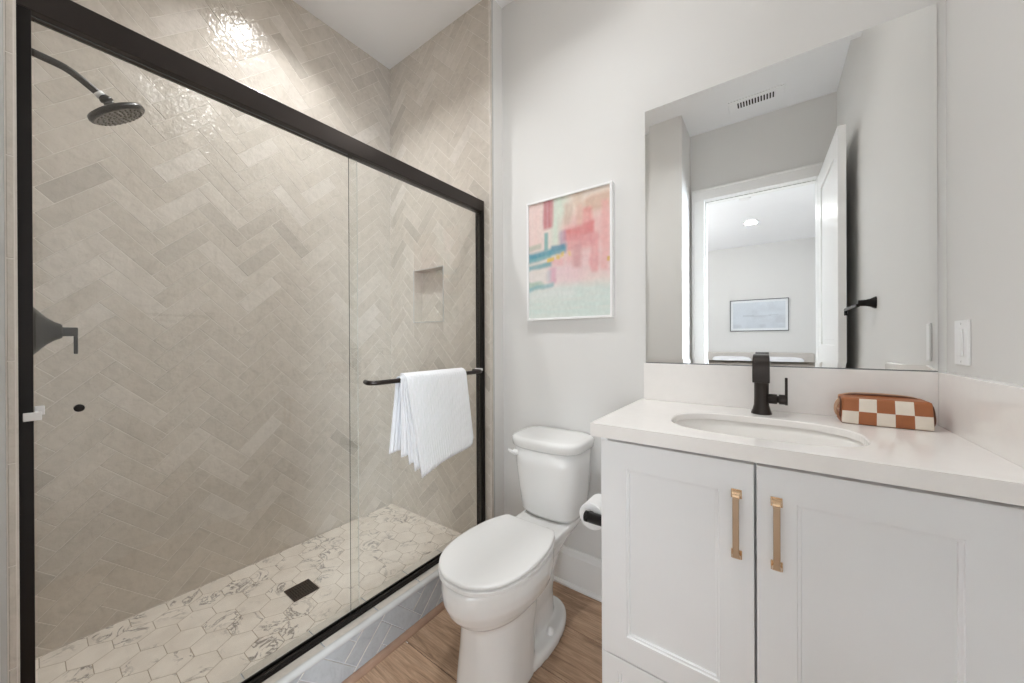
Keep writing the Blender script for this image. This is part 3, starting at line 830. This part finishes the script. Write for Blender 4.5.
# ================================================================== PAPER HOLDER + ROLL
PX, PY, PZ = -.478, 1.10, .535
t = thing('paper_holder', 'black toilet paper holder on the side of the vanity', 'paper holder', (-.40, 1.10, PZ))
bm = bmesh.new(); lathe(bm, [(.0145, -.008), (.017, -.0065), (.017, .004), (.0155, .005), (.0155, .007), (.017, .008), (.017, .085), (.024, .093), (.024, .0982)], (-.4835, PY-.018, PZ-.002), 'x', 28)
sub('post', bm, BLACK, t, smooth=True)
bm = bmesh.new(); lathe(bm, [(.009, -.012), (.009, .10), (.012, .102), (.012, .106)], (PX, PY, PZ), 'y', 22)
sub('bar', bm, BLACK, t, smooth=True)
bm = bmesh.new()
n = 48; R0, R1, y0, y1 = .0440, .0195, 1.103, 1.195
secs = [[(R1, y0), (R0-.002, y0), (R0, y0+.002), (R0, y1-.002), (R0-.002, y1), (R1, y1)]]
P = secs[0]
rows = [[bm.verts.new((PX+r*math.cos(2*PI*k/n), y_, PZ-.0105+r*math.sin(2*PI*k/n))) for k in range(n)] for r, y_ in P]
for a in range(len(rows)):
    b_ = (a+1) % len(rows)
    for k in range(n): 
        f = bm.faces.new((rows[a][k], rows[a][(k+1) % n], rows[b_][(k+1) % n], rows[b_][k])); f.material_index = 1 if a == len(rows)-1 else 0
# hanging loose sheet at the back
tag(build('toilet_paper_roll', bm, [PAPER, CARD], smooth=False), 'white toilet paper roll on the black holder beside the vanity', 'toilet paper')

# ================================================================== VANITY
CX0, CX1, CYF = -.3855, XR-.001, .955
van = thing('vanity_cabinet', 'pale grey-white vanity cabinet with two shaker doors', 'cabinet', (0, 1.2, 0))
bm = B((CX0, CX0+.018, CYF+.004, YB-.026, .0, .838), (CX1-.018, CX1, CYF+.022, YB-.026, .0, .838), (CX0+.018, CX1-.018, CYF+.03, YB-.03, .10, .118),
       (CX0+.018, CX1-.018, YB-.034, YB-.026, .118, .838), (CX0+.018, CX1-.018, CYF+.07, CYF+.085, 0, .10), (CX0+.018, CX1-.018, CYF+.022, CYF+.04, .80, .838), (CX0+.018, CX1-.018, CYF+.03, CYF+.04, .118, .80),
       (.350, CX1, CYF+.002, CYF+.022, .0, .838))
sub('carcass', bm, CABP, van)
def shaker(x0, x1, z0, z1, sl=.066, sr=.066, rt=.070, rb=.066):
    bm = bmesh.new(); y0, y1 = CYF, CYF+.020
    def ring(l, r, t_, b_, y_): return [bm.verts.new((x0+l, y_, z0+b_)), bm.verts.new((x1-r, y_, z0+b_)), bm.verts.new((x1-r, y_, z1-t_)), bm.verts.new((x0+l, y_, z1-t_))]
    R_ = [ring(0, 0, 0, 0, y1)]
    R_.append(ring(0, 0, 0, 0, y0+.001)); R_.append(ring(.001, .001, .001, .001, y0))
    for d_, yy_ in ((0, y0), (.0012, y0+.0035), (.0065, y0+.0040), (.0075, y0+.0090)):
        R_.append(ring(sl+d_, sr+d_, rt+d_, rb+d_, yy_))
    for p, q in zip(R_, R_[1:]):
        for k in range(4): bm.faces.new((p[k], p[(k+1) % 4], q[(k+1) % 4], q[k]))
    bm.faces.new(R_[0]); bm.faces.new(R_[-1])
    return bm
def pull(parent, x, z0, z1):
    y0 = CYF
    bm = B((x-.0062, x+.0062, y0-.0275, y0-.0195, z0+.012, z1-.012))
    h = sub('handle', bm, BRASSB, parent, bevel=.0015)
    for zc, s in ((z1-.009, 1), (z0+.009, -1)):
        bm = bmesh.new(); box(bm, x-.0105, x+.0105, y0-.0035, y0, zc-.010, zc+.010)
        secs = []
        for k in range(7):
            q = k/6; yy_ = y0-.0030-.0165*math.sin(q*PI/2); zz_ = zc+s*.004-s*.015*(1-math.cos(q*PI/2)); hw = .0095-.0040*q
            th = .0045
            secs.append([Vector((x-hw, yy_, zz_-th)), Vector((x+hw, yy_, zz_-th)), Vector((x+hw, yy_, zz_+th)), Vector((x-hw, yy_, zz_+th))])
        loft(bm, secs)
        sub('foot', bm, BRASS, h, bevel=.0010)
d1 = sub('door', shaker(CX0+.002, -.0275, .240, .831, .070, .068), CABP, van)
d2 = sub('door', shaker(-.0225, .349, .240, .831, .070, .074), CABP, van)
pull(van, -.0605, .612, .768); pull(van, .0130, .612, .768)
sub('drawer', shaker(CX0+.002, -.0275, .105, .236, .046, .046, .036, .036), CABP, van)
sub('drawer', shaker(-.0225, .349, .105, .236, .046, .046, .036, .036), CABP, van)

# countertop with oval cut-out
CT0, CT1 = .842, .878
SCX, SCY, SHX, SHY = -.024, 1.152, .208, .138
bm = bmesh.new(); n = 72
hole = sellipse(SCX, SCY, 0, SHX, SHY, .72, n)
outer = []
X0, X1, Y0, Y1 = -.4085, XR-.0005, .937, YB-.0005
for p in hole:
    d_ = Vector((p.x-SCX, p.y-SCY)); s_ = 1e9
    if d_.x > 1e-9: s_ = min(s_, (X1-SCX)/d_.x)
    if d_.x < -1e-9: s_ = min(s_, (X0-SCX)/d_.x)
    if d_.y > 1e-9: s_ = min(s_, (Y1-SCY)/d_.y)
    if d_.y < -1e-9: s_ = min(s_, (Y0-SCY)/d_.y)
    outer.append(Vector((SCX+d_.x*s_, SCY+d_.y*s_, 0)))
for cx_, cy_ in ((X0, Y0), (X1, Y0), (X1, Y1), (X0, Y1)):     # snap nearest to the corners
    k = min(range(n), key=lambda i: (outer[i].x-cx_)**2+(outer[i].y-cy_)**2); outer[k] = Vector((cx_, cy_, 0))
def ringv(pts, z): return [bm.verts.new((p.x, p.y, z)) for p in pts]
def shr(pts, d): return [Vector((SCX+(p.x-SCX)*(1+d/SHX), SCY+(p.y-SCY)*(1+d/SHY), 0)) for p in pts]
CTB = CT1-.019
r = [ringv(outer, CT0), ringv(outer, CT1), ringv(shr(hole, .003), CT1), ringv(hole, CT1-.003), ringv(hole, CTB), ringv(shr(hole, .032), CTB), ringv(shr(hole, .032), CT0)]
for a in range(7):
    b_ = (a+1) % 7
    for k in range(n): bm.faces.new((r[a][k], r[a][(k+1) % n], r[b_][(k+1) % n], r[b_][k]))
ct = thing('countertop', 'white quartz countertop with backsplash around oval sink cut-out', 'countertop', (0, 1.2, CT1))
sub('slab', bm, QUARTZ, ct)
sub('backsplash', B((-.3995, XR-.02, YB-.02, YB, CT1, 1.021)), QUARTZ, ct, bevel=.0015)
sub('backsplash', B((XR-.02, XR, .94, YB, CT1, 1.021)), QUARTZ, ct, bevel=.0015)
# sink basin
bm = bmesh.new(); hb = shr(hole, .006)
def sc(pts, f, z): return [bm.verts.new((SCX+(p.x-SCX)*f, SCY+(p.y-SCY)*f, z)) for p in pts]
prof_in = [(1.0, CTB), (.985, CTB-.02), (.95, CTB-.07), (.88, CTB-.11), (.70, CTB-.132), (.30, CTB-.140), (.09, CTB-.142)]
prof_out = [(.09, CTB-.152), (.72, CTB-.142), (.92, CTB-.118), (1.0, CTB-.07), (1.03, CTB-.02), (1.06, CTB-.004), (1.06, CTB-.0005)]
rr = [sc(hb, f, z) for f, z in prof_in+prof_out]
for a in range(len(rr)):
    b_ = (a+1) % len(rr)
    for k in range(n): bm.faces.new((rr[a][k], rr[a][(k+1) % n], rr[b_][(k+1) % n], rr[b_][k]))
sk = thing('sink', 'white oval undermount sink set below the countertop', 'sink', (SCX, SCY, CT0))
sub('basin', bm, plain('basin_porcelain', srgb(246, 244, 241), .35, var=.004), sk, smooth=True)
bm = bmesh.new(); lathe(bm, [(.022, 0), (.022, .003), (.016, .005), (.001, .004)], (SCX, SCY, CTB-.143), 'z', 28)
sub('drain', bm, BLACK, sk, smooth=True)

# ---- faucet
FX, FY = -.0185, 1.362
fa = thing('faucet', 'dark single-lever faucet behind the sink', 'faucet', (FX, FY, CT1))
bm = bmesh.new(); lathe(bm, [(.0275, 0.0004), (.0270, .004), (.0235, .014), (.0200, .028), (.0192, .05), (.0192, .150), (.0185, .166)], (FX, FY, CT1), 'z', 36)
sub('body', bm, BRONZE, fa, smooth=True)
bm = bmesh.new()
P = smoothpath([(0, FY+.015, 1.014), (0, FY+.014, 1.043), (0, FY+.004, 1.0585), (0, FY-.024, 1.060), (0, FY-.050, 1.053), (0, FY-.068, 1.036), (0, FY-.075, 1.008), (0, FY-.077, .982)], 6)
secs = []
for i, p in enumerate(P):
    d_ = (P[min(i+1, len(P)-1)]-P[max(i-1, 0)]).normalized(); nn = Vector((0, -d_.z, d_.y)); 
    q = i/(len(P)-1); hw = .0185+.003*min(1, q*1.6); th = .006
    secs.append([Vector((FX-hw, p.y, p.z))-nn*th, Vector((FX+hw, p.y, p.z))-nn*th, Vector((FX+hw, p.y, p.z))+nn*th, Vector((FX-hw, p.y, p.z))+nn*th])
loft(bm, secs)
sub('spout', bm, BRONZE, fa, bevel=.002)
HZ = .9265
bm = bmesh.new(); lathe(bm, [(.0152, .014), (.0152, .038), (.0145, .0395), (.011, .040), (.011, .0435), (.0145, .044), (.0152, .0455), (.0152, .063), (.0135, .065)], (FX, FY, HZ), 'x', 24)
hd = sub('handle', bm, BRONZE, fa, smooth=True)
sub('lever', B((FX+.0585, FX+.0655, FY-.006, FY+.006, HZ-.016, .994)), BRONZE, hd, bevel=.0015)

# ---- mirror
mr = thing('mirror', 'large frameless wall mirror above the vanity', 'mirror', (-.01, YB, 1.52))
MX0, MX1, MZ0, MZ1 = -.3945, .3705, 1.0225, 2.018
bm = bmesh.new()
def mring(i, y_): return [bm.verts.new(p) for p in ((MX0+i, y_, MZ0+i), (MX1-i, y_, MZ0+i), (MX1-i, y_, MZ1-i), (MX0+i, y_, MZ1-i))]
mr_ = [mring(0, YB-.0005), mring(0, YB-.0046), mring(.016, YB-.006)]
for k in range(4):
    bm.faces.new((mr_[0][k], mr_[0][(k+1) % 4], mr_[1][(k+1) % 4], mr_[1][k])).material_index = 1
    bm.faces.new((mr_[1][k], mr_[1][(k+1) % 4], mr_[2][(k+1) % 4], mr_[2][k])).material_index = 0
bm.faces.new(mr_[2]).material_index = 0; bm.faces.new(mr_[0]).material_index = 1
sub('glass', bm, [MIRR, plain('mirror_edge', srgb(150, 156, 154), .2)], mr)
sub('bottom_channel', B((MX0, MX1, YB-.0075, YB-.0062, MZ0-.001, MZ0+.001)), SILVER, mr)

# ---- light switch on the right wall
sw = thing('light_switch', 'white light switch plate on right wall above backsplash', 'light switch', (XR, 1.35, 1.1))
sub('plate', B((XR-.006, XR, 1.313, 1.387, 1.046, 1.156)), WHITEPL, sw, bevel=.002)
sub('rocker', B((XR-.0105, XR-.006, 1.334, 1.366, 1.068, 1.134)), WHITEPL, sw, bevel=.0015)
for z_ in (1.055, 1.147): 
    bm = bmesh.new(); lathe(bm, [(.003, 0), (.003, -.001), (.001, -.0015)], (XR-.0058, 1.35, z_), 'x', 12); sub('screw', bm, WHITEPL, sw)

# ---- towel arm on the right wall (seen in the mirror)
t = thing('towel_holder', 'dark flared towel holder on right wall behind door, seen in the mirror', 'towel holder', (XR, .665, 1.275))
bm = bmesh.new(); lathe(bm, [(.027, 0), (.026, -.004), (.018, -.018), (.0145, -.034), (.0135, -.058)], (XR, .665, 1.275), 'x', 28, sq=.6)
sub('post', bm, BLACK, t, smooth=True)
bm = B((XR-.066, XR-.052, .36, .672, 1.258, 1.272)); box(bm, XR-.066, XR-.052, .36, .374, 1.236, 1.258)
sub('arm', bm, BLACK, t, bevel=.002)

# ---- framed painting
def clampf(x): return 0 if x < 0 else 1 if x > 1 else x
def st(u, v, u0, u1, v0, v1, soft=.02, rot=0., ox=0.):
    uu = u+(vn(u, v, 9, ox)-.5)*.03; vv = v+(vn(u, v, 9, ox+5)-.5)*.025 + rot*(u-(u0+u1)/2)
    a = clampf(min(uu-u0, u1-uu)/soft+.5); b = clampf(min(vv-v0, v1-vv)/(soft*.8)+.5)
    return a*b*(.8+.3*vn(u*(1 if u1-u0 > v1-v0 else 7), v*(7 if u1-u0 > v1-v0 else 1), 6, ox+2))
STROKES = [ # u0,u1,v0,v1,colour,strength,soft,rot
 (-.1, .22, -.1, .40, (233, 205, 200), .9, .15, 0), (.30, .55, -.1, .40, (208, 221, 206), .9, .10, 0), (.50, 1.1, -.1, .25, (226, 208, 194), .8, .15, 0),
 (.44, 1.1, .18, .62, (228, 180, 178), .9, .16, 0), (.25, .70, .55, .74, (228, 198, 204), .8, .12, 0), (.60, 1.1, .45, .72, (230, 200, 200), .7, .14, 0),
 (-.1, 1.1, .74, 1.1, (207, 221, 216), .95, .10, 0), (.0, .6, .76, .84, (222, 224, 222), .6, .08, .0), (-.1, .25, .58, .70, (226, 220, 218), .7, .08, 0),
 (.19, .325, -.1, .235, (190, 108, 118), .92, .035, 0), (.21, .265, .265, .43, (112, 172, 170), .9, .02, 0),
 (.46, .56, .06, .24, (205, 180, 164), .75, .05, 0), (.58, .68, -.02, .09, (214, 190, 170), .7, .05, 0), (.70, 1.02, .05, .17, (206, 168, 146), .85, .06, .08),
 (.62, .70, .10, .27, (218, 176, 160), .7, .04, 0), (.70, .80, .14, .32, (222, 140, 138), .8, .04, 0), (.46, .82, .26, .365, (214, 128, 128), .92, .04, .05),
 (.50, .86, .34, .44, (216, 146, 148), .85, .05, 0), (.56, .68, .40, .60, (206, 150, 152), .8, .05, 0), (.78, .87, .34, .66, (222, 152, 154), .8, .04, 0), (.90, .98, .10, .64, (228, 166, 164), .7, .04, 0),
 (.40, .48, .28, .42, (176, 150, 176), .7, .04, 0), (-.05, .16, .36, .41, (168, 178, 160), .7, .03, .1), (-.05, .50, .415, .475, (74, 148, 168), .95, .035, .07), (-.05, .30, .465, .505, (86, 162, 170), .8, .03, .03), (.30, .48, .39, .43, (62, 132, 160), .85, .03, .07),
 (-.05, .30, .535, .58, (96, 158, 168), .85, .03, .05), (.28, .36, .57, .70, (214, 160, 182), .8, .04, 0), (.30, .46, .50, .56, (228, 170, 176), .8, .04, 0),
 (-.05, .20, .68, .74, (160, 188, 172), .8, .03, -.1), (.0, .33, .715, .755, (128, 178, 186), .8, .03, .06), (.24, .30, .60, .70, (186, 190, 196), .6, .03, 0),
 (.24, .34, .495, .53, (222, 186, 74), .95, .02, .15), (.36, .41, .47, .51, (224, 190, 96), .9, .02, 0), (.43, .47, .46, .50, (224, 190, 90), .9, .02, 0), (.52, .55, .455, .49, (226, 196, 120), .8, .02, 0), (.97, 1.0, .54, .58, (214, 170, 70), .9, .015, 0)]
def paint(u, v):
    c = lin((226, 216, 208))
    for k, (u0, u1, v0, v1, cc, s_, so, ro) in enumerate(STROKES):
        a = clampf(st(u, v, u0, u1, v0, v1, so, ro, k*.37)*s_)
        if a > 0: c = c*(1-a)+lin(cc)*a
    m_ = vn(u*4+.3, v*1.2, 9, 1)*.5+vn(u*1.5, v*3, 13, 4)*.5
    c = c*(1-.16*m_)+lin((238, 230, 222))*.16*m_
    return c*(.96+.07*vn(u*3, v*3, 13, 1))
pf = thing('picture_frame', 'abstract pink and teal painting in thin white frame above the toilet', 'picture', (-.734, YB, 1.49))
fx0, fx1, fz0, fz1, fy = -.946, -.522, 1.207, 1.773, YB-.028
fw_ = .010
bm = B((fx0, fx1, fy, YB, fz1-fw_, fz1), (fx0, fx1, fy, YB, fz0, fz0+fw_), (fx0, fx0+fw_, fy, YB, fz0+fw_, fz1-fw_), (fx1-fw_, fx1, fy, YB, fz0+fw_, fz1-fw_))
sub('frame', bm, WHITEPL, pf, bevel=.001)
vgrid('canvas', 1, 1, 110, 146, paint, lambda u, v: Vector((fx0+fw_+(fx1-fx0-2*fw_)*u, fy+.008, fz1-fw_-(fz1-fz0-2*fw_)*v)), PIGM, pf)

# ---- checkered pouch
def rbox(bm, c, dims, r, nx, ny, nz, matf, mod=None):
    hx, hy, hz = dims[0]/2, dims[1]/2, dims[2]/2; cache = {}
    def vert(i, j, k):
        key = (i, j, k)
        if key in cache: return cache[key]
        p = Vector((-hx+2*hx*i/nx, -hy+2*hy*j/ny, -hz+2*hz*k/nz))
        q = Vector((max(-hx+r, min(hx-r, p.x)), max(-hy+r, min(hy-r, p.y)), max(-hz+r, min(hz-r, p.z))))
        d_ = p-q
        if d_.length > 1e-9: p = q+d_.normalized()*r*min(1, d_.length/r) if d_.length > r else q+d_
        if mod: p = mod(p)
        cache[key] = bm.verts.new(Vector(c)+p); return cache[key]
    def quad(a, side, i, k):
        f = bm.faces.new([vert(*x) for x in a]); f.material_index = matf(side, i, k)
    for i in range(nx):
        for k in range(nz):
            quad(((i, 0, k), (i+1, 0, k), (i+1, 0, k+1), (i, 0, k+1)), 'front', i/nx, k/nz); quad(((i, ny, k), (i, ny, k+1), (i+1, ny, k+1), (i+1, ny, k)), 'back', i/nx, k/nz)
        for j in range(ny):
            quad(((i, j, 0), (i, j+1, 0), (i+1, j+1, 0), (i+1, j, 0)), 'bottom', i/nx, j/ny); quad(((i, j, nz), (i+1, j, nz), (i+1, j+1, nz), (i, j+1, nz)), 'top', i/nx, j/ny)
    for j in range(ny):
        for k in range(nz):
            quad(((0, j, k), (0, j, k+1), (0, j+1, k+1), (0, j+1, k)), 'left', j/ny, k/nz); quad(((nx, j, k), (nx, j+1, k), (nx, j+1, k+1), (nx, j, k+1)), 'right', j/ny, k/nz)
bx0, bx1, by0, by1, bz0, bz1 = .164, .335, 1.331, 1.413, CT1, .950
bz0 += .0005
BC = Vector(((bx0+bx1)/2, (by0+by1)/2, (bz0+bz1)/2))
bag = thing('toiletry_pouch', 'brown and cream checkered pouch on the countertop corner', 'pouch', (BC.x, BC.y, CT1))
def bmat(side, i, k):
    if side == 'front': return (int(i*5)+int(k*2)) % 2
    if side == 'back': return (int(i*5)+int(k*2)) % 2
    return 1
# bottom row starts cream (1->cream) at the left: index 0 = cream when (col+row)%2==0
def bmod(p):
    q = p.copy(); f = p.x/((bx1-bx0)/2)
    if p.z > 0: q.z += .003*(1-f*f)*(1 if p.y > 0 else .2); q.y += p.z*.10
    q.y -= .004*(1-f*f)*(1 if p.y < 0 else 0)
    q.x *= (1-.02*(p.z/.036))
    return q
bm = bmesh.new(); rbox(bm, BC, (bx1-bx0, by1-by0, bz1-bz0), .005, 40, 14, 16, bmat, bmod)
sub('body', bm, [CREAM, LEATH], bag, smooth=True)
bm = bmesh.new(); tube(bm, smoothpath([(bx0+.006, by0+.058, bz1-.004), (bx0+.03, by0+.056, bz1+.003), (BC.x, by0+.052, bz1+.005), (bx1-.03, by0+.056, bz1+.002), (bx1-.006, by0+.058, bz1-.005)], 8), .0035, 10)
sub('zip', bm, BROWN, bag, smooth=True)
bm = bmesh.new(); tube(bm, smoothpath([(bx0+.002, by0+.066, bz1-.006), (bx0+.03, by0+.072, bz1+.001), (BC.x, by0+.074, bz1+.003), (bx1-.03, by0+.072, bz1), (bx1-.004, by0+.068, bz1-.008)], 8), .006, 10)
sub('top_flap', bm, TANST, bag, smooth=True)
for xx, sgn in ((bx0+.001, -1), (bx1-.001, 1)):
    bm = bmesh.new(); tube(bm, smoothpath([(xx, by0+.012, bz0+.004), (xx+sgn*.003, by0+.006, BC.z-.01), (xx+sgn*.001, by0+.012, bz1-.014), (xx, by0+.04, bz1-.004)], 6), .0022, 8)
    sub('piping', bm, BROWN, bag, smooth=True)
bm = bmesh.new(); tube(bm, smoothpath([(bx0+.004, by0+.050, bz1-.008), (bx0-.006, by0+.035, bz1-.018), (bx0-.010, by0+.028, bz1-.034), (bx0-.007, by0+.030, bz1-.050), (bx0-.001, by0+.040, bz1-.056)], 8), [.0035]*33, 10)
sub('strap', bm, TANST, bag, smooth=True)
bm = bmesh.new(); tube(bm, smoothpath([(bx0-.002, by0+.018, bz1-.010), (bx0-.009, by0+.014, bz1-.026), (bx0-.004, by0+.012, bz1-.036)], 6), .0022, 8)
sub('zip_pull', bm, TANST, bag, smooth=True)
